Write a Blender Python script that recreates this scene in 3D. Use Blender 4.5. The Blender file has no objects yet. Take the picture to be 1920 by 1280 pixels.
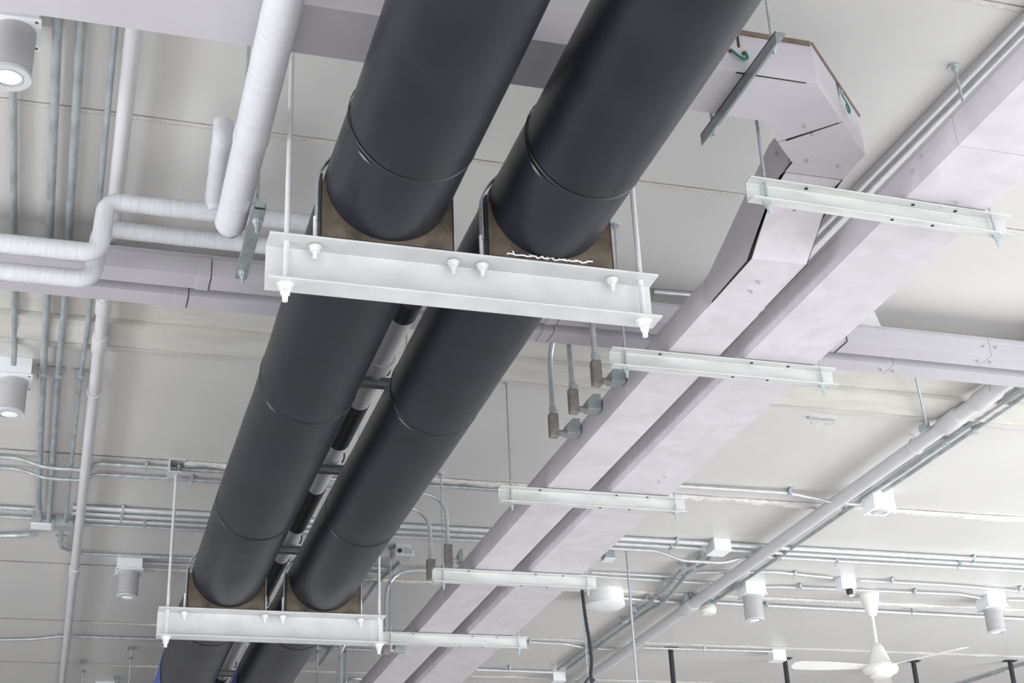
import bpy, bmesh, math, random
from mathutils import Vector, Matrix, noise
random.seed(7)
PI = math.pi
EYE = 1.6                      # camera height above the floor; all numbers below are relative to it
CEIL = 3.0                     # ceiling above the camera
# ------------------------------------------------------------------ camera
FPX = 2749.91                  # focal length in pixels of a 1920 px wide frame
yaw, pitch, roll = 0.31240231, 0.4544243, -0.0459989
F = Vector((math.sin(yaw)*math.cos(pitch), math.cos(yaw)*math.cos(pitch), math.sin(pitch)))
R0 = F.cross(Vector((0, 0, 1))).normalized(); U0 = R0.cross(F)
RT = R0*math.cos(roll)+U0*math.sin(roll); UP = -R0*math.sin(roll)+U0*math.cos(roll)
cd = bpy.data.cameras.new('camera'); cam = bpy.data.objects.new('camera', cd)
bpy.context.scene.collection.objects.link(cam)
cd.sensor_width = 36.0; cd.lens = FPX/1920*36.0; cd.clip_end = 200; cd.clip_start = 0.05
M = Matrix((RT, UP, -F)).transposed().to_4x4(); M.translation = Vector((0, 0, EYE)); cam.matrix_world = M
bpy.context.scene.camera = cam
# ------------------------------------------------------------------ world, daylight, exposure
sc = bpy.context.scene
w = bpy.data.worlds.new('daylight'); sc.world = w; w.use_nodes = True
w.node_tree.nodes['Background'].inputs[0].default_value = (0.86, 0.92, 1.0, 1)
w.node_tree.nodes['Background'].inputs[1].default_value = 1.0
def area(name, loc, rot, sx, sy, power, col):
    l = bpy.data.lights.new(name, 'AREA'); l.shape = 'RECTANGLE'; l.size = sx; l.size_y = sy; l.energy = power; l.color = col
    o = bpy.data.objects.new(name, l); o.location = loc; o.rotation_euler = rot; sc.collection.objects.link(o); return o
# daylight entering through the glazed openings of the right wall and of the wall behind the camera
area('window_daylight_right', (11.2, 4.2, 1.55), (0, math.radians(90), 0), 2.7, 9.0, 920, (0.95, 0.97, 1.0))
area('window_daylight_back', (1.6, -5.2, 1.55), (math.radians(90), 0, 0), 16.0, 2.7, 640, (0.97, 0.98, 1.0))
area('added_fill_left', (-7.2, 3.0, .95), (0, math.radians(-90), 0), 1.5, 8.5, 520, (0.95, 0.97, 1.0))  # fill added to brighten left-facing duct sides, no known window there
sc.view_settings.view_transform = 'Standard'; sc.view_settings.look = 'None'
sc.view_settings.gamma = 1.0; sc.view_settings.exposure = -0.07; sc.view_settings.use_curve_mapping = False

# ------------------------------------------------------------------ materials
def mat(name, col, rough=.5, metal=0., spec=.5, var=0., vscale=8., bump=0., bscale=40., emit=None, stretch=(1, 1, 1), rvar=0., detail=4., dist=0.):
    m = bpy.data.materials.new(name); m.use_nodes = True; nt = m.node_tree; b = nt.nodes['Principled BSDF']
    b.inputs['Base Color'].default_value = (*col, 1); b.inputs['Roughness'].default_value = rough
    b.inputs['Metallic'].default_value = metal; b.inputs['Specular IOR Level'].default_value = spec
    tc = nt.nodes.new('ShaderNodeTexCoord'); mp = nt.nodes.new('ShaderNodeMapping'); nt.links.new(tc.outputs['Object'], mp.inputs[0])
    mp.inputs['Scale'].default_value = stretch
    if var > 0:
        n = nt.nodes.new('ShaderNodeTexNoise'); n.inputs['Scale'].default_value = vscale; n.inputs['Detail'].default_value = detail; n.inputs['Distortion'].default_value = dist
        nt.links.new(mp.outputs[0], n.inputs['Vector'])
        r = nt.nodes.new('ShaderNodeValToRGB'); nt.links.new(n.outputs['Fac'], r.inputs[0])
        r.color_ramp.elements[0].position = .34; r.color_ramp.elements[1].position = .66
        r.color_ramp.elements[0].color = (*[c*(1-var) for c in col], 1)
        r.color_ramp.elements[1].color = (*[min(1, c*(1+var)) for c in col], 1)
        nt.links.new(r.outputs[0], b.inputs['Base Color'])
        if rvar:
            mr = nt.nodes.new('ShaderNodeMapRange'); mr.inputs['To Min'].default_value = rough-rvar; mr.inputs['To Max'].default_value = rough+rvar
            nt.links.new(n.outputs['Fac'], mr.inputs['Value']); nt.links.new(mr.outputs[0], b.inputs['Roughness'])
    if bump > 0:
        n2 = nt.nodes.new('ShaderNodeTexNoise'); n2.inputs['Scale'].default_value = bscale; n2.inputs['Detail'].default_value = 3
        nt.links.new(mp.outputs[0], n2.inputs['Vector'])
        bp = nt.nodes.new('ShaderNodeBump'); bp.inputs['Strength'].default_value = bump; bp.inputs['Distance'].default_value = .01
        nt.links.new(n2.outputs['Fac'], bp.inputs['Height']); nt.links.new(bp.outputs[0], b.inputs['Normal'])
    if emit:
        b.inputs['Emission Color'].default_value = (*emit[0], 1); b.inputs['Emission Strength'].default_value = emit[1]
    return m
Mt = dict(
    ceil=mat('ceiling_paint', (.62, .61, .592), .34, spec=.4, var=.03, vscale=1.3, bump=.06, bscale=6),
    mortar=mat('joint_mortar', (.60, .59, .56), .7, var=.12, vscale=30, bump=.5, bscale=60, stretch=(1, 3, 1)),
    crack=mat('joint_gap', (.28, .26, .25), .8, var=.3, vscale=20),
    plaster=mat('rough_plaster', (.60, .59, .55), .6, var=.07, vscale=5, bump=.7, bscale=9, stretch=(.5, 1.6, 1)),
    floor=mat('floor_tile', (.84, .83, .82), .5, var=.04, vscale=2),
    wall=mat('wall_paint', (.66, .65, .65), .7, var=.02, vscale=2),
    duct=mat('duct_paint', (.50, .485, .515), .42, spec=.45, var=.035, vscale=2.6, bump=.05, bscale=9, stretch=(1.4, .8, 1), rvar=.08, detail=8),
    plasterduct=mat('duct_paint_smeared', (.575, .55, .58), .5, spec=.4, var=.065, vscale=4.5, bump=.12, bscale=12, detail=9, dist=1.6, rvar=.12),
    dark=mat('dark_gap', (.03, .022, .022), .8, var=.2, vscale=12),
    bronze=mat('brown_edge', (.16, .12, .09), .6, var=.2, vscale=30),
    rubber=mat('black_foam_rubber', (.0105, .012, .018), .38, spec=.42, var=.22, vscale=5, bump=.06, bscale=14, rvar=.07),
    rubber2=mat('black_foam_rubber_dark', (.012, .0125, .014), .5, var=.2, vscale=6),
    scuff=mat('pale_scuff', (.15, .15, .155), .6, var=.3, vscale=30),
    seam=mat('seam_line', (.009, .009, .010), .55, var=.2, vscale=30),
    wood=mat('painted_block', (.085, .068, .05), .5, var=.45, vscale=14, bump=.2, bscale=30),
    chan=mat('painted_steel_channel', (.62, .62, .62), .45, metal=.15, var=.06, vscale=9, bump=.04, bscale=30, rvar=.1, detail=8),
    galv=mat('galvanized_channel', (.64, .655, .635), .40, metal=.3, var=.09, vscale=14, bump=.04, bscale=40, stretch=(.4, 2, 2), rvar=.1, detail=8),
    zinc=mat('zinc_plate', (.30, .33, .33), .4, metal=.6, var=.12, vscale=40, rvar=.08),
    conduit=mat('galvanized_conduit', (.46, .50, .51), .36, metal=.5, var=.17, vscale=26, rvar=.08, stretch=(1, .4, 1)),
    conduitw=mat('bright_conduit', (.60, .615, .625), .3, metal=.45, var=.07, vscale=20, rvar=.06),
    rodm=mat('threaded_rod', (.50, .53, .55), .36, metal=.6, var=.15, vscale=90, bump=.3, bscale=400),
    rodw=mat('painted_rod', (.68, .68, .69), .45, metal=.2, var=.05, vscale=60),
    nut=mat('painted_nut', (.78, .78, .79), .4, metal=.2, var=.05, vscale=40),
    gnut=mat('zinc_nut', (.52, .57, .58), .35, metal=.6, var=.1, vscale=60),
    pvc=mat('painted_pvc', (.65, .64, .655), .30, spec=.5, var=.03, vscale=4, rvar=.05),
    wrap=mat('white_wrapping_tape', (.60, .595, .63), .55, var=.035, vscale=9, bump=.16, bscale=16, stretch=(1, 9, 1)),
    wrapx=mat('white_wrapping_tape_small', (.60, .60, .625), .55, var=.05, vscale=9, bump=.22, bscale=14, stretch=(9, 1, 1)),
    box=mat('white_junction_box', (.86, .88, .90), .4, var=.02, vscale=10),
    gbox=mat('grey_junction_box', (.40, .45, .46), .42, metal=.4, var=.1, vscale=25),
    castbox=mat('cast_fitting', (.27, .255, .24), .6, metal=.2, var=.2, vscale=40),
    lamp=mat('grey_lamp_housing', (.45, .445, .455), .45, metal=.1, var=.03, vscale=30),
    lamprim=mat('lamp_rim', (.58, .58, .60), .4, var=.03, vscale=30),
    lens=mat('lamp_lens', (.85, .87, .87), .25, var=.02, vscale=10, emit=((1, 1, .98), .2)),
    white=mat('white_plastic', (.82, .82, .82), .4, var=.02, vscale=10),
    fan=mat('cream_fan_enamel', (.80, .79, .75), .35, var=.02, vscale=10),
    black=mat('black_paint', (.02, .022, .026), .4, var=.2, vscale=20),
    green=mat('green_wire', (.02, .17, .11), .5, var=.15, vscale=60),
    blue=mat('blue_label', (.04, .08, .40), .4, var=.1, vscale=8),
    yellow=mat('detector_band', (.72, .70, .30), .5, var=.1, vscale=20),
    glass=mat('frosted_glazing', (.8, .85, .88), .2, var=.02, vscale=4),
    frame=mat('window_frame_paint', (.25, .25, .26), .5, var=.05, vscale=10),
)
# ------------------------------------------------------------------ helpers
def at(px, py, z=2.98):
    """where the sight line of a measured point meets the level z (metres above the camera)"""
    d = RT*((px-960)/FPX) - UP*((py-640)/FPX) + F
    return Vector((d.x/d.z*z, d.y/d.z*z, z))
def smooth(o, ang=40):
    me = o.data
    for p in me.polygons: p.use_smooth = True
    try: me.set_sharp_from_angle(angle=math.radians(ang))
    except Exception: pass
class MB:
    def __init__(s): s.bm = bmesh.new()
    def faces(s, vs, fs):
        v = [s.bm.verts.new(p) for p in vs]
        for f in fs:
            try: s.bm.faces.new([v[i] for i in f])
            except ValueError: pass
        return s
    def box(s, x0, x1, y0, y1, z0, z1):
        return s.faces([(x0, y0, z0), (x1, y0, z0), (x1, y1, z0), (x0, y1, z0), (x0, y0, z1), (x1, y0, z1), (x1, y1, z1), (x0, y1, z1)],
                       [(0, 3, 2, 1), (4, 5, 6, 7), (0, 1, 5, 4), (1, 2, 6, 5), (2, 3, 7, 6), (3, 0, 4, 7)])
    def prism(s, prof, a0, a1, axis='x'):
        """profile of (u,v) pairs pushed along an axis: x -> (y,z), y -> (x,z), z -> (x,y)"""
        n = len(prof)
        def P(u, v, a): return {'x': (a, u, v), 'y': (u, a, v), 'z': (u, v, a)}[axis]
        vs = [P(u, v, a0) for u, v in prof]+[P(u, v, a1) for u, v in prof]
        fs = [tuple(range(n)), tuple(range(2*n-1, n-1, -1))]+[(i, i+n, (i+1) % n+n, (i+1) % n) for i in range(n)]
        return s.faces(vs, fs)
    def tube(s, pts, r, seg=12, caps=True, bend=0.0, radii=None):
        pts = [Vector(p) for p in pts]
        if bend > 0 and len(pts) > 2:
            q = [pts[0]]
            for i in range(1, len(pts)-1):
                a, b, c = pts[i-1], pts[i], pts[i+1]
                t = min(bend, (a-b).length*.48, (c-b).length*.48)
                p0 = b+(a-b).normalized()*t; p1 = b+(c-b).normalized()*t
                for k in range(7):
                    u = k/6; q.append(p0*(1-u)**2+b*2*u*(1-u)+p1*u*u)
            q.append(pts[-1]); pts = q
        rings = []
        prev = None
        for i, p in enumerate(pts):
            d = ((pts[i+1] if i < len(pts)-1 else p)-(pts[i-1] if i > 0 else p)).normalized()
            ref = prev if prev is not None else (Vector((0, 0, 1)) if abs(d.z) < .9 else Vector((1, 0, 0)))
            a = (ref-d*ref.dot(d)).normalized(); b = d.cross(a); prev = a
            rr = radii[i] if radii else r
            rings.append([s.bm.verts.new(p+a*(rr*math.cos(2*PI*k/seg))+b*(rr*math.sin(2*PI*k/seg))) for k in range(seg)])
        for i in range(len(rings)-1):
            for k in range(seg):
                s.bm.faces.new((rings[i][k], rings[i][(k+1) % seg], rings[i+1][(k+1) % seg], rings[i+1][k]))
        if caps:
            s.bm.faces.new(rings[0][::-1]); s.bm.faces.new(rings[-1])
        return s
    def cyl(s, c, r, h, axis='z', seg=20, r2=None):
        d = {'x': Vector((1, 0, 0)), 'y': Vector((0, 1, 0)), 'z': Vector((0, 0, 1))}[axis]
        c = Vector(c); return s.tube([c, c+d*h], r, seg, radii=[r, r if r2 is None else r2])
    def lathe(s, c, prof, seg=32, caps=True):
        """profile of (radius, z) pairs around the vertical through c"""
        c = Vector(c); rings = []
        for r, z in prof:
            r = max(r, 1e-4); rings.append([s.bm.verts.new(c+Vector((r*math.cos(2*PI*k/seg), r*math.sin(2*PI*k/seg), z))) for k in range(seg)])
        for i in range(len(rings)-1):
            for k in range(seg): s.bm.faces.new((rings[i][k], rings[i][(k+1) % seg], rings[i+1][(k+1) % seg], rings[i+1][k]))
        if caps: s.bm.faces.new(rings[0][::-1]); s.bm.faces.new(rings[-1])
        return s
    def hexn(s, c, r, h): return s.cyl(c, r, h, 'z', 6)
    def build(s, name, m, parent=None, sm=True, bev=0., origin=None):
        bmesh.ops.recalc_face_normals(s.bm, faces=s.bm.faces)
        me = bpy.data.meshes.new(name)
        org = Vector(origin) if origin is not None else None
        if org is None:
            if parent is not None: org = Vector(parent['o'])
            else:
                xs = [v.co for v in s.bm.verts]
                org = Vector([(min(c[i] for c in xs)+max(c[i] for c in xs))/2 for i in range(3)])
        for v in s.bm.verts: v.co -= org
        s.bm.to_mesh(me); s.bm.free()
        o = bpy.data.objects.new(name, me); sc.collection.objects.link(o)
        me.materials.append(Mt[m] if isinstance(m, str) else m)
        if parent is not None:
            o.parent = parent; o.location = org-Vector(parent['o'])
        else: o.location = org+Vector((0, 0, EYE))
        o['o'] = tuple(org)
        if bev > 0:
            b = o.modifiers.new('edge', 'BEVEL'); b.width = bev; b.segments = 2; b.limit_method = 'ANGLE'; b.angle_limit = math.radians(50)
        if sm: smooth(o)
        return o
def tag(o, label, cat, group=None):
    o['label'] = label; o['category'] = cat
    if group: o['group'] = group
    return o
def thing(name, label, cat, org, group=None):
    o = bpy.data.objects.new(name, None); sc.collection.objects.link(o); o.empty_display_size = .05
    o.location = Vector(org)+Vector((0, 0, EYE)); o['o'] = tuple(Vector(org)); return tag(o, label, cat, group)
def struct(o): o['kind'] = 'structure'; return o

# ------------------------------------------------------------------ the room
X0, X1, Y0, Y1, ZF = -7.0, 11.0, -5.0, 19.0, -EYE
struct(MB().box(X0, X1, Y0, Y1, CEIL, CEIL+.2).build('ceiling', 'ceil', sm=False))
struct(MB().box(X0, X1, Y0, Y1, ZF-.2, ZF).build('floor', 'floor', sm=False))
m = MB(); m.box(X0-.15, X0, Y0, Y1, ZF, -1.4).box(X0-.15, X0, Y0, Y1, .1, CEIL).box(X0-.15, X0, Y0, -1.3, -1.4, .1).box(X0-.15, X0, 7.3, Y1, -1.4, .1)  # the opening in this wall is added for the left fill
struct(m.build('wall_left', 'wall', sm=False))
m = MB()
for k in range(5): m.box(X0-.08, X0-.02, -1.3+2.15*k-.03, -1.3+2.15*k+.03, -1.4, .1)
struct(m.build('added_window_3', 'frame', sm=False))  # mullions of the added opening, out of view
struct(MB().box(X0, X1, Y1, Y1+.2, ZF, CEIL).build('wall_far', 'wall', sm=False))
# right wall: sill and lintel with a glazed opening between; same behind the camera
m = MB(); m.box(X1, X1+.15, Y0, Y1, ZF, -1.4).box(X1, X1+.15, Y0, Y1, 1.4, CEIL).box(X1, X1+.15, Y0, -1.0, -1.4, 1.4).box(X1, X1+.15, 9.0, Y1, -1.4, 1.4)
struct(m.build('wall_right', 'wall', sm=False))
m = MB(); m.box(X0, X1, Y0-.15, Y0, ZF, -1.4).box(X0, X1, Y0-.15, Y0, 1.4, CEIL).box(X0, -6.5, Y0-.15, Y0, -1.4, 1.4).box(9.7, X1, Y0-.15, Y0, -1.4, 1.4)
struct(m.build('wall_back', 'wall', sm=False))
m = MB()
for k in range(6): m.box(X1+.02, X1+.08, -1+2*k-.03, -1+2*k+.03, -1.4, 1.4)
struct(m.build('window_1', 'frame', sm=False))
m = MB()
for k in range(10): m.box(-6.5+k*1.8-.03, -6.5+k*1.8+.03, Y0-.08, Y0-.02, -1.4, 1.4)
struct(m.build('window_2', 'frame', sm=False))
# slab joints: irregular mortar ridges running across the room, each beside its open gap
def ridge(y, wdt, h, name='trim_1', xa=-3., xb=10.5, amp=.5, mt='mortar'):
    bm = MB(); n = int((xb-xa)/.03); rows = []
    for i in range(n+1):
        x = xa+(xb-xa)*i/n; j = noise.noise(Vector((x*5, y, 0)))*amp; k = noise.noise(Vector((x*23, y, 3)))*amp
        hh = h*max(.25, 1+j+k); yy = y+wdt*.25*noise.noise(Vector((x*3, y, 9)))
        rows.append([(x, yy-wdt/2, CEIL+.001), (x, yy-wdt/4, CEIL-hh*.8), (x, yy+wdt/4*(1+k*.6), CEIL-hh), (x, yy+wdt/2*(1+k*.5), CEIL+.001)])
    vs = [p for r in rows for p in r]; fs = [(4*i+c, 4*i+c+1, 4*i+c+5, 4*i+c+4) for i in range(n) for c in range(3)]
    bm.faces(vs, fs); return struct(bm.build(name, mt))
def gap(y, wdt=.012, name='trim_2', xa=-3., xb=10.5):
    bm = MB(); n = int((xb-xa)/.04); vs = []; fs = []
    for i in range(n+1):
        x = xa+(xb-xa)*i/n; a = wdt*(.5+.35*noise.noise(Vector((x*6, y*3, 1)))); c = y+.004*noise.noise(Vector((x*2, y, 5)))
        vs += [(x, c-a, CEIL-.0012), (x, c+a, CEIL-.0012), (x, c+a, CEIL+.01), (x, c-a, CEIL+.01)]
        if i: b = 4*(i-1); fs += [(b, b+1, b+5, b+4), (b+1, b+2, b+6, b+5), (b+3, b, b+4, b+7)]
    bm.faces(vs, fs); return struct(bm.build(name, 'crack', sm=False))
for i, (y, a, b) in enumerate([(3.133, .006, .004), (4.405, .006, .006), (7.64, .026, .020), (9.585, .020, .018), (10.95, .016, .010), (12.22, .016, .012)]):
    ridge(y+.013, .022 if i < 2 else .045, b if i > 1 else .002, 'trim_%d' % (i+1), xa=-3. if i < 2 else (.56, .48, .15, .1)[i-2]); gap(y-.006, a*.8, 'trim_%d' % (i+11))
# lowered, roughly plastered beam band across the ceiling with its mortar ledge
def band(y0, y1, z, name, amp, mt='plaster', rise=0.0):
    bm = MB(); nx = 260; ny = 8; vs = []; fs = []
    for i in range(nx+1):
        x = -3+13.5*i/nx
        for j in range(ny+1):
            t = j/ny; y = y0+(y1-y0)*t
            e = 0 if j in (0, ny) else 1
            zz = z+rise*t+amp*(noise.noise(Vector((x*2.2, y*9, 2)))+.6*noise.noise(Vector((x*7, y*20, 7))))*e
            yy = y+.012*noise.noise(Vector((x*2.6, y*4, 4)))*(1 if j else 1)
            vs.append((x, yy, zz))
    for i in range(nx):
        for j in range(ny):
            a = i*(ny+1)+j; fs.append((a, a+1, a+ny+2, a+ny+1))
    b0 = len(vs)
    for i in range(nx+1):
        x = -3+13.5*i/nx; vs.append((x, vs[i*(ny+1)][1]-.006, CEIL+.01)); vs.append((x, vs[i*(ny+1)+ny][1]+.01, CEIL+.01))
    for i in range(nx):
        fs.append((i*(ny+1), (i+1)*(ny+1), b0+2*(i+1), b0+2*i)); fs.append((i*(ny+1)+ny, (i+1)*(ny+1)+ny, b0+2*(i+1)+1, b0+2*i+1))
    bm.faces(vs, fs); return struct(bm.build(name, mt))
band(5.98, 6.205, CEIL-.030, 'beam', .007)
band(6.235, 6.32, CEIL-.020, 'trim_21', .006, rise=.012)
band(5.60, 5.965, CEIL-.008, 'trim_22', .004)

# ------------------------------------------------------------------ hanger pieces
def add_nut(parent, x, y, z, r, mtl, down=True, tail=.02, rr=.005):
    """washer, nut and rod tail below the level z"""
    m = MB(); m.cyl((x, y, z-.004), r*1.5, .004, 'z', 20); m.hexn((x, y, z-.004-r*.9), r, r*.9)
    m.hexn((x, y, z-.004-r*1.7), r*.82, r*.75); m.cyl((x, y, z-.004-r*1.7-tail), rr, tail+.002, 'z', 10)
    m.build('nut', mtl, parent, sm=False)
def channel_profile(y0, depth, z0, z1, t=.007):
    """channel opening towards -y: web on the far side"""
    yb = y0+depth
    return [(y0, z0), (yb, z0), (yb, z1), (y0, z1), (y0, z1-t*.8), (yb-t, z1-t*1.1), (yb-t, z0+t*1.1), (y0, z0+t*.8)]
def trapeze(label, x0, x1, ynear, depth, z0, z1, rx, mt, rmt, nmt, rr, nr, holes, group, tops, roty=0., washer=True, lean=(0, 0)):
    t = thing('trapeze_hanger', label, 'pipe hanger' if z0 < 2.1 else 'duct hanger', ((x0+x1)/2, ynear+depth/2, z1), group)
    c = MB(); c.prism(channel_profile(ynear, depth, z0, z1, .008 if z0 < 2.1 else .005), x0, x1, 'x')
    ch = c.build('channel_bar', mt, t, sm=False, bev=.0015)
    yr = ynear+depth*.5
    for x, zt, ln in zip(rx, tops, lean):
        m = MB(); m.tube([(x, yr, z0-.012), (x+ln, yr-(.05 if ln else 0), zt)], rr, 12); m.build('threaded_rod', rmt, t)
        add_nut(t, x, yr, z0, nr, nmt, rr=rr)
        if zt > 2.99 and washer:
            xt, yt = x+ln, yr-(.05 if ln else 0); m = MB(); m.cyl((xt, yt, CEIL-.006), nr*1.9, .006, 'z', 20); m.hexn((xt, yt, CEIL-.02), nr, .014); m.build('anchor', nmt, t, sm=False)
    if holes:
        for hx, lv in holes:
            m = MB(); m.cyl((hx, ynear+depth*.45, (z0 if lv == 0 else z1-.006)-.0012), .006, .0012, 'z', 12); m.build('bolt_hole', 'dark', t, sm=False)
    if roty: t.rotation_euler.z = roty
    return t
PG = 'heavy channel hangers under the two black pipes'
big1 = trapeze('large painted steel channel bar under both black pipes, nearest the camera', .473, 1.683, 3.692, .086, 2.03, 2.18, (.528, 1.638), 'chan', 'rodw', 'nut', .0085, .017, None, PG, (CEIL, CEIL))
big2 = trapeze('painted steel channel bar under both black pipes in the lower left of the picture', .473, 1.672, 7.61, .086, 2.03, 2.18, (.521, 1.642), 'chan', 'rodw', 'nut', .0085, .017, None, PG, (2.925, CEIL))
SG = 'galvanized channel hangers under the two white ducts'
pos = ['topmost galvanized channel hanger, crossing below the stepped white duct', 'second galvanized channel hanger from the top, beside the three grey conduit fittings',
       'third galvanized channel hanger from the top, in the middle of the duct run', 'fourth galvanized channel hanger from the top, left of the round white disc',
       'fifth galvanized channel hanger, touching the end of the lower heavy channel', 'galvanized channel hanger cut by the bottom edge of the picture']
for i, yn in enumerate((3.483, 4.712, 6.245, 7.545, 8.88, 10.35)):
    hs = [(2.13, 1), (2.43, 0), (2.52, 1), (2.58, 0), (2.68, 1)] if i < 5 else None
    trapeze(pos[i], 1.925, 2.885, yn, .042, 2.365, 2.44, (1.985, 2.826), 'galv', 'rodm', 'gnut', .0052, .0105, hs, SG, (CEIL, CEIL), roty=.028 if i == 0 else 0, lean=(0, -.068) if i == 0 else (0, 0))
# ceiling bracket that carries the left rod of the far heavy hanger
def bracket(x, y, lab, s=1.):
    t = thing('ceiling_bracket', lab, 'bracket', (x, y, CEIL))
    m = MB(); w_ = .045*s; h = .08*s
    m.prism([(x-w_, CEIL), (x+w_, CEIL), (x+w_, CEIL-.008), (x-w_+.008, CEIL-.008), (x-w_+.008, CEIL-h+.008), (x+w_*.7, CEIL-h+.008), (x+w_*.7, CEIL-h), (x-w_, CEIL-h)], y-.05*s, y+.05*s, 'y')
    m.build('bracket_body', 'lamprim', t, sm=False)
    m = MB(); m.cyl((x+.01, y, CEIL-.06), .006, .055, 'z', 10); m.hexn((x+.01, y, CEIL-.035), .014, .012); m.build('anchor_bolt', 'gnut', t, sm=False)
    return t
bracket(.521, 7.653, 'C-shaped ceiling bracket holding the left rod of the lower heavy channel')
# ------------------------------------------------------------------ the two black pipes
def black_pipe(xc, zc, r, seams, label, lab_y, kinks):
    t = thing('insulated_pipe', label, 'pipe', (xc, 5., zc), 'large black insulated pipes')
    ys = [-4.6]+seams+[18.5]
    for i in range(len(ys)-1):
        a, b = ys[i], ys[i+1]; m = MB(); pts = []; rad = []
        n = max(6, int((b-a)/.12))
        for k in range(n+1):
            u = k/n; y = a+(b-a)*u
            dd = min(y-a, b-y); e = r*(1-.006*math.exp(-dd/.02))
            kk = sum(amp*math.exp(-((y-c)/wd)**2) for c, wd, amp in kinks)
            pts.append((xc+.0025*math.sin(y*2.1+i), y, zc)); rad.append(e+kk+.0016*noise.noise(Vector((y*3, i, xc))))
        m.tube(pts, r, 72, caps=(i in (0, len(ys)-2)), radii=rad); m.build('insulation_section', 'rubber', t)
    for i, y in enumerate(seams):
        # glued seam: a thin raised lip that wanders a little round the pipe
        m = MB(); n = 60; vs = []; fs = []
        for k in range(n):
            a = 2*PI*k/n; yo = y+.012*math.sin(a*1.0+i*1.3)+.006*noise.noise(Vector((a*2, i, 1)))
            for dy, dr in ((-.006, -.0005), (0, .0022), (.006, -.0005)):
                vs.append((xc+(r+dr)*math.cos(a), yo+dy, zc+(r+dr)*math.sin(a)))
        for k in range(n):
            a = 3*k; b = 3*((k+1) % n); fs += [(a, a+1, b+1, b), (a+1, a+2, b+2, b+1)]
        m.faces(vs, fs); m.build('seam', 'seam', t)
    # pale scuffs along the seams (wear)
    for i, y in enumerate(seams[:6]):
        a0 = random.uniform(-2.75, -2.45); m = MB(); vs = []; fs = []; n = 14; L = random.uniform(.25, .5)
        for k in range(n):
            a = a0+L*k/(n-1); wd = .006*math.sin(PI*k/(n-1))+.0003
            yo = y+.016+.012*math.sin(a+i*1.3)
            for dy in (-wd, wd): vs.append((xc+(r+.0012)*math.cos(a), yo+dy, zc+(r+.0012)*math.sin(a)))
        for k in range(n-1): fs.append((2*k, 2*k+1, 2*k+3, 2*k+2))
        m.faces(vs, fs); m.build('scuff_mark', 'scuff', t)
    # blue wrapped label sheet near the far end
    m = MB(); vs = []; fs = []; n = 40
    for k in range(n+1):
        a = -3.9+1.3*k/n
        for yy in (lab_y, lab_y+1.1): vs.append((xc+(r+.0025)*math.cos(a), yy+.45*(a+3.1), zc+(r+.0025)*math.sin(a)))
    for k in range(n): fs.append((2*k, 2*k+1, 2*k+3, 2*k+2))
    m.faces(vs, fs); lb = m.build('pipe_label', 'blue', t); lb['label'] = 'blue sticker wrapped round the pipe'
    m = MB(); vs = []; fs = []
    for k in range(8):
        a = -3.32+.12*k/7
        for yy in (lab_y+.05, lab_y+.3): vs.append((xc+(r+.0035)*math.cos(a), yy+.45*(a+3.1)+.3, zc+(r+.0035)*math.sin(a)))
    for k in range(7): fs.append((2*k, 2*k+1, 2*k+3, 2*k+2))
    m.faces(vs, fs); m.build('label_stripe', 'white', lb)
    return t
black_pipe(.8237, 2.380, .190, [1.9, 3.36, 5.10, 6.50, 8.42, 10.1, 11.8], 'left of the two thick black insulated pipes', 9.6, [(4.7, .12, .002), (5.4, .1, -.003)])
black_pipe(1.329, 2.375, .185, [1.9, 3.34, 5.12, 6.51, 8.45, 10.2, 11.9], 'right of the two thick black insulated pipes', 9.75, [(4.9, .12, .002)])
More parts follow.
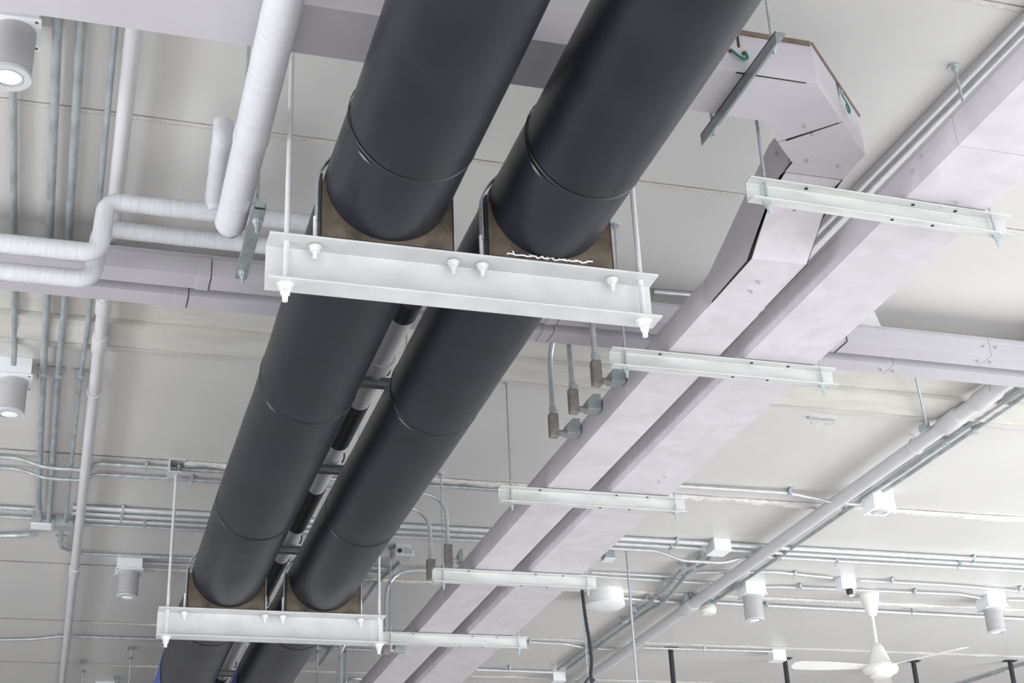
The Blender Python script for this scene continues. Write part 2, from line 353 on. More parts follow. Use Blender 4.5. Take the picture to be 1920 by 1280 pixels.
def saddle(xc, yc, r, zc, lab, zig=False):
    t = thing('pipe_saddle', lab, 'pipe clamp', (xc, yc, 2.185), 'clamped blocks under the black pipes')
    w_ = .198; zb = 2.183; zt = zc-.01; y0, y1 = yc-.042, yc+.045; n = 28
    prof = [(xc-w_, zb), (xc+w_, zb), (xc+w_, zt)]
    for k in range(n+1):
        a = -PI*k/n*1.0; prof.append((xc+(r-.006)*math.cos(a), zt+(zc-zt)+(r-.006)*math.sin(a)-.0) if 0 < k < n else ((xc+(r-.006)*math.cos(a)), zt))
    prof.append((xc-w_, zt))
    m = MB(); m.prism(prof, y0, y1, 'y'); m.build('saddle_block', 'wood', t, sm=False)
    # black sheet wrapped round the flanks of the block
    m = MB(); m.box(xc-w_-.006, xc-w_, y0+.004, y1, zb, zt+.03).box(xc+w_, xc+w_+.006, y0+.004, y1, zb, zt+.03).box(xc-w_-.006, xc+w_+.006, y0+.002, y1, zb-.003, zb+.0)
    m.build('block_liner', 'rubber2', t, sm=False)
    # flat steel strap over the pipe with threaded ends through the channel flange
    ro = r+.012; pts = [(xc-w_-.013, 2.25), (xc-w_-.013, zc)]
    for k in range(1, 24): a = PI-PI*k/24; rs = r+.005+(w_+.013-r-.005)*abs(math.cos(a))**8; pts.append((xc+rs*math.cos(a), zc+rs*math.sin(a)))
    pts += [(xc+w_+.013, zc), (xc+w_+.013, 2.25)]
    m = MB(); vs = []; fs = []; th = .005
    for i, (x, z) in enumerate(pts):
        dx, dz = x-xc, (z-zc if z > zc else 0); L = math.hypot(dx, dz) or 1
        for (k, y) in ((0, yc-.016), (0, yc+.016), (1, yc+.016), (1, yc-.016)): vs.append((x-dx/L*th*k, y, z-dz/L*th*k))
    for i in range(len(pts)-1):
        for k in range(4): a = 4*i+k; b = 4*i+(k+1) % 4; fs.append((a, b, b+4, a+4))
    m.faces(vs, fs); m.build('strap', 'rodm', t)
    for sx in (-1, 1):
        x = xc+sx*(w_+.012); m = MB(); m.cyl((x, yc, 2.14), .0075, .13, 'z', 12); m.cyl((x, yc, 2.163), .019, .004, 'z', 20); m.hexn((x, yc, 2.150), .0145, .013); m.cyl((x, yc, 2.125), .006, .03, 'z', 10)
        m.build('strap_bolt', 'nut', t, sm=False)
    if zig:
        m = MB(); pts = []; x = xc-.145; k = 0
        while x < xc+.12: pts.append((x+(.012 if k % 3 == 2 else 0), y0-.004-.004*(k % 2), 2.190+.013*noise.noise(Vector((x*90, 1, 1))))); x += .006; k += 1
        m.tube(pts, .0024, 6); m.build('foil_scrap', 'white', t)
    return t
saddle(.822, 3.735, .190, 2.38, 'brown block clamp under the left black pipe on the nearest heavy channel')
saddle(1.333, 3.735, .185, 2.375, 'brown block clamp under the right black pipe on the nearest heavy channel, crumpled foil below', zig=True)
saddle(.818, 7.665, .190, 2.38, 'brown block clamp under the left black pipe on the lower heavy channel')
saddle(1.333, 7.665, .185, 2.375, 'brown block clamp under the right black pipe on the lower heavy channel')
# slim drain pipe hidden between the black pipes, in grey and black sections
t = thing('drain_pipe', 'slim grey and black pipe running between the two thick black pipes', 'pipe', (1.2, 6., 2.70))
for a, b, mt_, rr in ((4.96, 5.10, 'rubber2', .056), (5.10, 5.98, 'lamp', .05), (5.98, 6.47, 'rubber2', .052), (6.47, 7.10, 'lamprim', .047), (7.10, 7.72, 'rubber2', .052), (7.72, 8.28, 'lamprim', .047), (8.28, 9.9, 'rubber2', .052), (9.9, 11.2, 'pvc', .047), (11.2, 14.5, 'rubber2', .052)):  # nearest grey section: darker tone puts the shade between the pipes into its colour
    m = MB(); m.cyl((1.195, a, 2.70), rr, b-a, 'y', 28); m.build('pipe_section', mt_, t)
m = MB(); m.cyl((1.195, 5.5, 2.70), .06, .13, 'y', 28); m.build('coupling', 'lamp', t)
for i, y in enumerate((5.62, 6.66, 7.93, 9.2, 10.85)):
    u = thing('strut_hanger', ('grey strut bar carrying the slim pipe, %s' % ('nearest the big channel', 'second from the big channel', 'third, at mid height', 'fourth, just above the lower heavy channel', 'below the lower heavy channel')[i]), 'pipe hanger', (1.2, y, 2.64), 'strut bars under the slim pipe')
    m = MB(); m.prism(channel_profile(y-.02, .04, 2.605, 2.645, .003), 1.02, 1.40, 'x'); m.build('strut_bar', 'zinc', u, sm=False)
    for x in (1.06, 1.33):
        m = MB(); m.cyl((x, y, 2.59), .005, CEIL-2.59, 'z', 8); m.build('threaded_rod', 'rodm', u)
    m = MB(); m.tube([(1.195+.062*math.cos(a), y, 2.70+.062*math.sin(a)) for a in [PI*(-.2+1.4*k/12) for k in range(13)]], .004, 8); m.build('pipe_clip', 'dark', u)

# ------------------------------------------------------------------ white rectangular ducts
t = thing('stepped_duct', 'white rectangular duct that turns a corner, steps down and runs along the left', 'duct', (2.27, 4.2, 2.6))
zb, zt = 2.605, 2.755
m = MB(); m.box(-5.0, 1.80, 3.187, 3.405, zb, zt); m.build('cross_run', 'duct', t, sm=False, bev=.001)
def poly_duct(lo, hi, z0, z1):
    """horizontal plan polygon lo (inner) + hi (outer)"""
    m = MB(); m.prism(lo+hi[::-1], z0, z1, 'z'); return m
poly_duct([(1.80, 3.405), (1.958, 3.407), (2.056, 3.503), ], [(1.80, 3.187), (2.035, 3.187), (2.209, 3.349)], zb, zt).build('elbow_section', 'duct', t, sm=False, bev=.001)
poly_duct([(2.060, 3.507), (2.16, 3.605), (2.16, 3.66)], [(2.213, 3.353), (2.375, 3.505), (2.375, 3.66)], zb, zt+.001).build('elbow_section', 'duct', t, sm=False, bev=.001)
m = MB(); m.box(1.7, 2.03, 3.181, 3.187, zt-.012, zt+.004); m.build('cover_flange', 'bronze', t, sm=False)
m = MB(); m.tube([(2.037, 3.184, zt), (2.377, 3.501, zt)], .0035, 6); m.build('cover_edge', 'bronze', t, sm=False)
# stepping-down section with bends, sides lapped over the sloping bottom
prof = [(3.665, zb), (3.73, zb), (3.965, 2.445), (4.25, 2.445), (4.25, 2.551), (3.73, zt), (3.665, zt)]
prof = [(3.665, zb), (3.73, zb), (3.965, 2.445), (4.36, 2.445), (4.36, 2.551), (4.29, 2.553), (3.73, zt), (3.665, zt)]
def side_prism(x0, x1, pr): return MB().prism(pr, x0, x1, 'x')
side_prism(2.163, 2.372, prof).build('offset_section', 'plasterduct', t, sm=False)
lip = [(3.62, zb+.02), (3.655, zb+.004), (3.76, zb+.012), (3.80, 2.572), (4.00, 2.452), (4.33, 2.449), (4.34, 2.553), (4.29, 2.556), (3.73, zt+.002), (3.62, zt+.002)]
side_prism(2.155, 2.160, lip).build('side_plate', 'duct', t, sm=False)
side_prism(2.375, 2.380, lip).build('side_plate', 'duct', t, sm=False)
gl = [(3.66, zb-.001), (3.735, zb-.001), (3.967, 2.443), (4.30, 2.4445), (4.30, 2.453), (3.985, 2.460), (3.79, 2.59), (3.66, zb+.010)]
side_prism(2.1602, 2.1632, gl).build('lap_gap', 'dark', t, sm=False)
side_prism(2.3718, 2.3748, gl).build('lap_gap', 'dark', t, sm=False)
for a, b in ((4.36, 9.0), (9.004, 13.0), (13.004, 18.5)):
    m = MB(); m.box(2.16, 2.375, a, b, 2.445, 2.551); m.build('straight_section', 'plasterduct', t, sm=False, bev=.001)
    m = MB(); m.box(2.153, 2.382, a, b, 2.551, 2.556); m.build('cover', 'duct', t, sm=False)
# seam lines and open laps
m = MB(); m.box(2.163, 2.372, 3.868, 3.871, 2.505, 2.52); m.bm.free()
def strip(p, q, wd, z, mt_='dark', nm='seam'):
    p, q = Vector(p), Vector(q); d = (q-p).normalized(); n = Vector((-d.y, d.x))*wd/2
    m = MB(); vs = []
    for zz in (z-.0015, z+.002):
        vs += [(*(p-n), zz), (*(q-n), zz), (*(q+n*.3), zz), (*(p+n), zz)]
    m.faces(vs, [(0, 1, 2, 3), (4, 5, 6, 7), (0, 1, 5, 4), (1, 2, 6, 5), (2, 3, 7, 6), (3, 0, 4, 7)]); return m.build(nm, mt_, t, sm=False)
strip((1.77, 3.192), (2.0, 3.192), .006, zb); strip((2.08, 3.488), (2.20, 3.36), .006, zb); strip((2.156, 3.60), (2.156, 3.655), .005, zb)
strip((2.163, 3.745), (2.372, 3.745), .003, zb-.012)
m = MB(); m.box(1.783, 1.789, 3.183, 3.188, zt-.06, zt+.003); m.build('open_joint', 'dark', t, sm=False)
m = MB(); m.faces([(2.205, 3.341, zt+.002), (2.216, 3.351, zt+.002), (2.2115, 3.347, zt-.07)], [(0, 1, 2)]); m.build('open_joint', 'dark', t, sm=False)
def screw(x, y, z, ax='z', par=None, mt_='lamp'):
    m = MB()
    if ax == 'z': m.cyl((x, y, z-.005), .0065, .005, 'z', 12).cyl((x, y, z-.012), .0035, .008, 'z', 8)
    elif ax == 'x': m.cyl((x-.005, y, z), .0065, .005, 'x', 12).cyl((x-.011, y, z), .0035, .008, 'x', 8)
    else: m.cyl((x, y-.005, z), .0065, .005, 'y', 12).cyl((x, y-.011, z), .0035, .008, 'y', 8)
    m.build('screw', mt_, par or t, sm=False)
for x, y in ((2.10, 3.395), (2.145, 3.432), (2.20, 3.575), (2.315, 3.58)): screw(x, y, zb)
for x, y in ((2.26, 3.80),): screw(x, y, zb-.045)
for x, y in ((2.262, 4.115), (2.264, 4.185)): screw(x, y, 2.445)
for x, y in ((2.27, 6.40), (2.272, 6.47), (2.27, 10.0), (2.27, 10.07)): screw(x, y, 2.445)
screw(2.155, 3.68, 2.69, 'x'); screw(2.155, 4.31, 2.53, 'x')
screw(1.755, 3.187, 2.675, 'y', mt_='bronze'); screw(1.80, 3.187, 2.675, 'y', mt_='bronze')
def wire(pts, nm, par, r=.0025): m = MB(); m.tube(pts, r, 8, bend=.02); return m.build(nm, 'green', par)
g = wire([(1.758, 3.178, 2.672), (1.768, 3.172, 2.655), (1.785, 3.170, 2.640), (1.805, 3.172, 2.645), (1.80, 3.176, 2.672)], 'earth_wire', t, .0045); g['label'] = 'green earth wire'
cx, cy = 2.232, 3.366
g = wire([(cx-.010, cy-.016, 2.712), (cx-.003, cy-.014, 2.695), (cx+.012, cy-.006, 2.685), (cx+.022, cy+.001, 2.665), (cx+.016, cy-.003, 2.648), (cx+.003, cy-.012, 2.655), (cx, cy-.014, 2.675), (cx+.010, cy-.007, 2.690), (cx+.018, cy, 2.66)], 'earth_wire', t, .0022); g['label'] = 'coiled green earth wire'
m = MB(); m.cyl((cx-.012, cy-.02, 2.712), .005, .01, 'z', 8); m.build('screw', 'gnut', t)
# angle bar that carries the cross run
u = thing('duct_support_bar', 'dark flat angle bar crossing under the white duct corner, hung on two rods', 'duct hanger', (1.79, 3.23, 2.60))
m = MB(); xa = 1.798; m.box(xa-.003, xa, 2.985, 3.520, 2.562, 2.604); m.box(xa-.003, xa+.032, 2.985, 3.520, 2.600, 2.6035); m.build('angle_bar', 'zinc', u, sm=False)
for y in (3.04, 3.47):
    m = MB(); m.cyl((xa+.018, y, 2.585), .0055, CEIL-2.585, 'z', 10); m.build('threaded_rod', 'rodm', u)
    add_nut(u, xa+.018, y, 2.600, .0105, 'gnut', tail=.012)
# wide duct
t = thing('straight_duct', 'wider white rectangular duct to the right, running the full length beside the stepped duct', 'duct', (2.635, 6., 2.5))
ys = [-4.5, 3.18, 7.1, 10.9, 18.5]
for a, b in zip(ys[:-1], ys[1:]):
    m = MB(); m.box(2.485, 2.790, a+.001, b-.001, 2.445, 2.551); m.build('straight_section', 'plasterduct', t, sm=False, bev=.001)
    m = MB(); m.box(2.476, 2.798, a+.001, b-.001, 2.551, 2.558); m.build('cover', 'duct', t, sm=False)
for x, y in ((2.62, 3.50), (2.665, 3.47), (2.665, 6.00), (2.668, 6.07), (2.62, 9.0), (2.625, 9.05)): screw(x, y, 2.445, par=t)
screw(2.485, 3.42, 2.505, 'x', t); screw(2.485, 3.36, 2.525, 'x', t); screw(2.485, 6.62, 2.49, 'x', t); screw(2.485, 6.72, 2.49, 'x', t)
# two white cable ducts crossing the room
for nm, y0, y1, z1 in (('front cable duct', 5.125, 5.238, 2.88), ('rear cable duct', 5.305, 5.41, 2.875)):
    f_ = nm.startswith('front')
    t = thing('cable_duct', 'white cable duct crossing the ceiling, %s' % ('nearer the camera of a pair' if f_ else 'farther from the camera of a pair'), 'cable duct', (1.5, (y0+y1)/2, 2.79), 'white cable ducts crossing the ceiling')
    cuts = [-5, .43 if f_ else .36, 1.885 if f_ else 1.90, 3.95 if f_ else 3.55, 9.5]
    for a, b in zip(cuts[:-1], cuts[1:]):
        m = MB(); m.box(a+.001, b-.001, y0, y1, 2.79, z1-.004); m.build('duct_section', 'duct', t, sm=False, bev=.001)
        m = MB(); m.box(a+.001, b-.001, y0-.006, y1+.006, z1-.004, z1); m.build('cover', 'duct', t, sm=False)
        m = MB(); m.box(a+.001, b-.001, y0-.002, y0, z1-.022, z1-.0195); m.build('groove', 'lamprim', t, sm=False)
    for c in cuts[1:3]:
        m = MB(); m.box(c-.045, c+.003, y0-.003, y1+.003, 2.787, z1-.01); m.build('coupling', 'duct', t, sm=False, bev=.001)
        m = MB(); m.box(c+.003, c+.0065, y0-.001, y1+.001, 2.788, z1-.012); m.build('joint_gap', 'dark', t, sm=False)
    for c in cuts[3:]:
        for dx in (-.035, .03): screw(c+dx, y0+.055, 2.79, par=t); screw(c+dx, y0-.0, 2.835, 'y', par=t)
    for c in ((3.215,) if f_ else ()):
        m = MB(); m.box(c-.004, c-.001, y0-.003, y1+.003, 2.787, z1-.02); m.build('joint_gap', 'dark', t, sm=False)
# riser from the cable duct to the ceiling
m = MB(); m.faces([(3.16, 5.21, CEIL), (3.435, 5.21, CEIL), (3.47, 5.21, 2.88), (3.16, 5.21, 2.88), (3.16, 5.235, CEIL), (3.435, 5.235, CEIL), (3.47, 5.235, 2.88), (3.16, 5.235, 2.88)],
                  [(0, 1, 2, 3), (4, 5, 6, 7), (0, 1, 5, 4), (1, 2, 6, 5), (2, 3, 7, 6), (3, 0, 4, 7)])
tag(m.build('riser_panel', 'white', sm=False), 'bright white panel rising from the cable duct to the ceiling, right of the wide duct', 'panel')

# ------------------------------------------------------------------ white wrapped pipes on the left
t = thing('wrapped_pipe', 'thick pipe wrapped in white tape coming from the top of the picture', 'pipe', (.43, 2., 2.535))
m = MB(); pts = []; rad = []; y = -4.5
while y < 4.27:
    pts.append((.414+.003*math.sin(y*1.7), y, 2.535)); e = .0525+.0009*noise.noise(Vector((y*14, 1, 1)))
    if y > 3.78: e -= .0015
    if 3.70 < y < 3.80: e += .003*math.sin((y-3.70)/.1*PI)
    rad.append(e); y += .035
pts += [(.414, 4.275, 2.535), (.414, 4.292, 2.535), (.414, 4.302, 2.535)]; rad += [.0505, .044, .030]
m.tube(pts, .05, 40, radii=rad); m.build('wrapping', 'wrap', t)
m = MB(); n = 24; vs = []; fs = []
for k in range(n+1):
    a = -2.9+2.5*k/n; yo = 3.70+.06*math.sin((k/n)*PI)
    for dy, dr in ((0, .0545), (.02, .0565), (.03, .0535)): vs.append((.414+dr*math.cos(a), yo+dy, 2.535+dr*math.sin(a)))
for k in range(n): fs += [(3*k, 3*k+1, 3*k+4, 3*k+3), (3*k+1, 3*k+2, 3*k+5, 3*k+4)]
m.faces(vs, fs); m.build('tape_fold', 'wrap', t)
m = MB(); m.cyl((.425, 4.27, 2.55), .024, .09, 'y', 20); m.cyl((.425, 4.33, 2.55), .030, .02, 'y', 8); m.build('pipe_stub', 'gnut', t)
def lumpy(pts, r, seed, nm, lab, mt_='wrapx', bend=.055):
    m = MB(); p = [Vector(q) for q in pts]; q = [p[0]]
    for i in range(1, len(p)-1):
        a, b, c = p[i-1], p[i], p[i+1]; tt = min(bend, (a-b).length*.45, (c-b).length*.45)
        p0 = b+(a-b).normalized()*tt; p1 = b+(c-b).normalized()*tt
        for k in range(9): u = k/8; q.append(p0*(1-u)**2+b*2*u*(1-u)+p1*u*u)
    q.append(p[-1]); f = [q[0]]
    for a, b in zip(q[:-1], q[1:]):
        k = max(1, int((b-a).length/.025))
        f += [a.lerp(b, (j+1)/k) for j in range(k)]
    rad = [r*(1+.055*noise.noise(Vector((i*.35, seed, 0)))+.03*noise.noise(Vector((i*1.3, seed, 5)))) for i in range(len(f))]
    m.tube(f, r, 28, radii=rad); return tag(m.build(nm, mt_), lab, 'pipe', 'thin pipes wrapped in white tape')
lumpy([(.84, 4.655, 2.80), (.016, 4.665, 2.80), (.006, 4.665, 2.585), (-2.5, 4.665, 2.585)], .033, 1, 'wrapped_pipe', 'upper of the two thin white wrapped pipes, with a double bend at left')
lumpy([(1.2, 4.855, 2.80), (.004, 4.86, 2.80), (-.008, 4.865, 2.585), (-2.5, 4.865, 2.585)], .033, 2, 'wrapped_pipe', 'lower of the two thin white wrapped pipes, bending round behind the upper one')
lumpy([(.375, 4.27, 2.93), (.375, 4.275, 2.86), (.39, 4.64, 2.845), (.395, 4.65, 2.80)], .035, 3, 'wrapped_pipe', 'short white wrapped pipe stub beside the end of the thick wrapped pipe', 'wrap', .03)
# strut under the wrapped pipes
u = thing('pipe_strut', 'small galvanized strut below the end of the thick white wrapped pipe', 'pipe hanger', (.48, 4.3, 2.46))
m = MB(); m.prism(channel_profile(-.0225, .045, 2.452, 2.478, .003), 0, 1, 'x'); m.bm.free()
m = MB(); xs = .482; m.prism([(xs-.02, 2.478), (xs-.02, 2.450), (xs+.02, 2.450), (xs+.02, 2.478), (xs+.017, 2.478), (xs+.017, 2.453), (xs-.017, 2.453), (xs-.017, 2.478)], 4.03, 4.50, 'y'); m.build('strut_bar', 'zinc', u, sm=False)
for y in (4.10, 4.45):
    m = MB(); m.cyl((xs, y, 2.43), .005, CEIL-2.43, 'z', 10); m.build('threaded_rod', 'rodm', u); add_nut(u, xs, y, 2.45, .011, 'gnut', tail=.02)
m = MB(); m.box(xs-.022, xs+.022, 4.06, 4.13, 2.478, 2.51); m.build('clip_block', 'gnut', u, sm=False)

# ------------------------------------------------------------------ plastic pipes near the ceiling
def pvc(x, z, y0, y1, r, coup, lab, clips=()):
    t = thing('plastic_pipe', lab, 'pipe', (x, (y0+y1)/2, z))
    m = MB(); m.cyl((x, y0, z), r, y1-y0, 'y', 28); m.build('pipe_body', 'pvc', t)
    for a, b in coup:
        m = MB(); m.tube([(x, a, z), (x, a+.012, z), (x, b-.012, z), (x, b, z)], r, 28, radii=[r*1.18, r*1.27, r*1.27, r*1.18]); m.build('coupling', 'pvc', t)
    for y in clips:
        m = MB(); m.tube([(x+(r+.004)*math.cos(a), y, z+(r+.004)*math.sin(a)) for a in [2*PI*k/24 for k in range(25)]], .004, 6); m.tube([(x, y, z+r), (x, y, CEIL-.001)], .004, 6); m.build('pipe_clip', 'pvc', t)
    return t
pvc(.046, 2.93, -4, 18.5, .027, [(5.66, 5.80), (6.02, 6.18), (9.42, 9.60)], 'long white plastic pipe near the ceiling at left', (3.2, 6.64))
pvc(4.40, 2.93, 4.0, 18.5, .040, [(5.72, 5.90), (6.05, 6.22), (9.60, 9.78)], 'long white plastic pipe near the ceiling at right, running down to the bottom edge', (6.5, 9.69))
u = thing('pipe_hanger_rod', 'thin hanger rod clamped to the right plastic pipe', 'pipe hanger', (4.0, 5.82, CEIL))
m = MB(); m.tube([at(1717, 706, 2.945), at(1737, 795, 2.94)], .006, 8); m.build('threaded_rod', 'rodm', u)
p = at(1736, 800, 2.95); m = MB(); m.box(p.x-.012, p.x+.012, p.y-.02, p.y+.05, 2.935, 2.975); m.build('clamp', 'gnut', u, sm=False)

# ------------------------------------------------------------------ steel conduits
def conduit(pts, r, lab, mt_='conduit', clips=(), bend=.05, joints=()):
    t = thing('conduit', lab, 'conduit', tuple(Vector(pts[0])))
    m = MB(); m.tube(pts, r, 14, bend=bend); m.build('tube', mt_, t)
    for c in clips:
        c = Vector(c[0:3]) if not isinstance(c, Vector) else c
        # direction along the nearest run decides how the clip sits
        best = min(range(len(pts)-1), key=lambda i: (Vector(pts[i]).lerp(Vector(pts[i+1]), .5)-c).length)
        d = (Vector(pts[best+1])-Vector(pts[best])); ax = abs(d.x) > abs(d.y)
        m = MB()
        if ax: m.box(c.x-.009, c.x+.009, c.y-.035, c.y+.016, CEIL-.012, CEIL-.004).box(c.x-.007, c.x+.007, c.y-r-.004, c.y+r+.004, c.z-r-.005, CEIL-.004).cyl((c.x, c.y+r+.008, c.z-r-.022), .005, .03, 'z', 8)
        else: m.box(c.x-.035, c.x+.03, c.y-.009, c.y+.009, CEIL-.012, CEIL-.004).box(c.x-r-.004, c.x+r+.004, c.y-.007, c.y+.007, c.z-r-.005, CEIL-.004).cyl((c.x-r-.008, c.y, c.z-r-.02), .004, .03, 'z', 8)
        m.build('conduit_clip', 'gnut', t, sm=False)
    return t
# four along the left, running away from the camera
xl = ['leftmost of the four long steel conduits at the left edge', 'second of the four long steel conduits from the left edge', 'third of the four long steel conduits from the left edge', 'fourth and thinnest long steel conduit, beside the left plastic pipe']
conduit([(-.318, 2.6, 2.975), (-.318, 6.28, 2.975), (-.318, 6.42, 2.94)], .0135, xl[0])
conduit([(-.184, 2.6, 2.972), (-.184, 5.9, 2.965), (-.19, 6.6, 2.965), (-.192, 8.3, 2.965), (-.175, 8.62, 2.95)], .0155, xl[1], clips=[(-.19, 6.55, 2.965)])
conduit([(-.113, 2.6, 2.972), (-.113, 5.9, 2.965), (-.124, 6.6, 2.965), (-.127, 8.3, 2.965), (-.13, 8.62, 2.95)], .0155, xl[2], clips=[(-.122, 6.55, 2.965)])
conduit([(-.010, 2.6, 2.975), (-.010, 6.0, 2.968), (-.022, 6.6, 2.968), (-.036, 8.66, 2.955)], .011, xl[3], clips=[(-.022, 6.55, 2.968)])
# pair crossing at left with a dip under the four
conduit([(-2, 7.70, 2.978), (-.30, 7.70, 2.978), (-.16, 7.70, 2.935), (.05, 7.70, 2.935), (.10, 7.70, 2.978), (3.2, 7.70, 2.978)], .012, 'upper of two thin conduits crossing the left ceiling with a small dip', clips=[(.36, 7.70, 2.978)])
conduit([(-2, 7.86, 2.978), (-.30, 7.86, 2.978), (-.16, 7.86, 2.935), (.03, 7.86, 2.935), (.10, 7.86, 2.978), (1.9, 7.86, 2.978)], .010, 'lower of two thin conduits crossing the left ceiling with a small dip', clips=[(.62, 7.86, 2.978)])
for i, (y, r, lab) in enumerate(((8.42, .017, 'thickest of the three parallel conduits crossing the ceiling above the lower hanger'), (8.52, .015, 'middle of the three parallel conduits crossing the whole ceiling'))):
    conduit([(.0, y, 2.978), (1.3, y, 2.978), (4.0, y, 2.978)], r, lab, 'conduitw', clips=[(.28, y, 2.975), (3.78, y, 2.975)])
    conduit([(4.13, y, 2.978), (9.5, y, 2.978)], r, lab.replace('crossing the ceiling above the lower hanger', '').replace('crossing the whole ceiling', '').strip()+', right of the ceiling box', 'conduitw', clips=[(6.0-i*.05, y, 2.975)])
conduit([(.02, 8.71, 2.978), (1.7, 8.71, 2.978)], .009, 'fourth thin conduit running below the three parallel ones at left')
conduit([(.02, 8.62, 2.978), (3.72, 8.62, 2.978), (3.90, 8.62, 2.92), (4.2, 8.62, 2.92), (4.38, 8.62, 2.978), (9.5, 8.62, 2.978)], .0115, 'thinnest of the three parallel conduits, dipping below the ceiling box', 'conduitw', clips=[(.42, 8.62, 2.978), (5.05, 8.62, 2.978)])
conduit([(-2, 8.50, 2.978), (-.22, 8.50, 2.978)], .013, 'upper short conduit entering the left junction box from the picture edge')
conduit([(-2, 8.66, 2.978), (-.22, 8.66, 2.978)], .011, 'lower short conduit entering the left junction box from the picture edge')
conduit([(-2, 9.02, 2.975), (-.36, 9.0, 2.975), (-.22, 8.90, 2.96), (-.19, 8.80, 2.93)], .016, 'thick curved conduit sweeping into the left junction box', bend=.12)
conduit([(-.052, 8.78, 2.95), (-.05, 9.20, 2.978), (.06, 9.28, 2.978), (2.1, 9.28, 2.978)], .011, 'thin conduit leaving the second left junction box and turning right', clips=[(-.052, 9.0, 2.97)], bend=.09)
conduit([(.42, 9.42, 2.978), (2.1, 9.40, 2.978)], .009, 'thin conduit leaving the left downlight box towards the black pipes')
conduit([at(-350, 1199), at(0, 1199), at(60, 1198), at(118, 1192), at(290, 1198), at(700, 1219)], .011, 'thin conduit crossing the lower left ceiling')
conduit([at(893, 1255), at(1036, 1260)], .013, 'bright short conduit ending at the small box at the bottom', 'conduitw', clips=[at(955, 1252)])
conduit([at(640, 1281), at(660, 1271), at(678, 1273)], .008, 'small curved conduit at the bottom edge left of the white ducts', 'conduitw')
# right-hand crossing conduits
conduit([at(1110, 1073), at(1270, 1081), at(1305, 1073), at(1450, 1072), at(1560, 1083)], .009, 'thin conduit running into the ceiling camera box from the left', 'conduitw', clips=[at(1490, 1076)])
conduit([at(1612, 1088), at(1780, 1097), at(1990, 1114)], .009, 'thin conduit leaving the ceiling camera box to the right', 'conduitw', clips=[at(1672, 1088), at(1912, 1104)])
conduit([at(1110, 1080), at(1360, 1095)], .009, 'thin conduit left of the right plastic pipe, above the disc', 'conduitw', clips=[at(1245, 1086)])
conduit([at(1432, 1101), at(1460, 1100), at(1800, 1114), at(1838, 1121)], .009, 'thin conduit joining the two downlights at the right', 'conduitw', clips=[at(1500, 1099), at(1715, 1109)])
conduit([at(1890, 1125), at(1990, 1127)], .009, 'thin conduit leaving the rightmost downlight box', 'conduitw')
conduit([at(1165, 1121), at(1279, 1129)], .012, 'short conduit right of the round white disc', 'conduitw', clips=[at(1211, 1121)])
conduit([at(1342, 1130), at(1990, 1164)], .012, 'conduit crossing below the two right downlights', 'conduitw', clips=[at(1437, 1133), at(1711, 1144)])
conduit([at(985, 1203), at(1062, 1207), at(1100, 1215), at(1178, 1218)], .008, 'thin wavy conduit right of the lower duct hanger', 'conduitw', clips=[at(993, 1202)])
conduit([at(1205, 1214), at(1448, 1221)], .008, 'thin conduit ending at the small box with a black pole', 'conduitw', clips=[at(1320, 1214)])
conduit([at(1272, 911), at(1478, 924, 2.975), at(1530, 934, 2.96), at(1555, 941, 2.93), at(1612, 946, 2.92)], .011, 'pale conduit rising to the square box beside the right plastic pipe', 'conduitw', clips=[at(1480, 923, 2.975)])
conduit([at(1225, 548), at(1320, 556)], .015, 'short steel conduit visible right of the heavy channel end', 'conduitw')
conduit([(4.665, 3.0, 2.975), (4.665, 7.36, 2.975)], .012, 'conduit beside the right plastic pipe ending at the square box', 'conduit', clips=[(4.665, 6.32, 2.97)])
conduit([(4.60, 3.0, 2.975), (4.60, 9.85, 2.975)], .013, 'dark conduit hugging the right plastic pipe', 'conduit', clips=[(4.60, 6.5, 2.97), (4.60, 8.6, 2.97)])
conduit([(2.885, 2, 2.975), (2.862, 3.2, 2.975), (2.838, 4.6, 2.975), (2.82, 18, 2.975)], .013, 'ceiling conduit just above the wide white duct, right of its neighbour', 'conduitw')
conduit([(2.84, 2, 2.98), (2.828, 3.2, 2.98), (2.802, 4.6, 2.98), (2.785, 18, 2.98)], .010, 'ceiling conduit just above the wide white duct, left of its neighbour', 'pvc')
conduit([at(1318, 1037), at(1300, 1058, 2.97), at(1275, 1070, 2.95), at(1252, 1100, 2.95), at(1232, 1118, 2.97), at(1190, 1148, 2.97), at(1047, 1254, 2.975)], .014, 'left of the paired grey conduits running diagonally with a double bend', bend=.15, clips=[at(1283, 1060, 2.97), at(1172, 1163, 2.97)])
conduit([at(1334, 1040), at(1318, 1060, 2.97), at(1291, 1072, 2.95), at(1268, 1100, 2.95), at(1248, 1126, 2.97), at(1205, 1150, 2.97), at(1064, 1254, 2.975)], .014, 'right of the paired grey conduits running diagonally with a double bend', bend=.15, clips=[at(1299, 1061, 2.97), at(1190, 1142, 2.97)])
conduit([at(1790, 1286), at(1925, 1243)], .013, 'grey conduit in the bottom right corner', clips=[at(1888, 1255)])
conduit([at(752, 1050, 2.97), at(735, 1068, 2.97), at(706, 1092, 2.97), at(600, 1245, 2.97)], .014, 'dark conduit running behind the right black pipe near the grey camera', clips=[at(690, 1095, 2.97)], bend=.1)

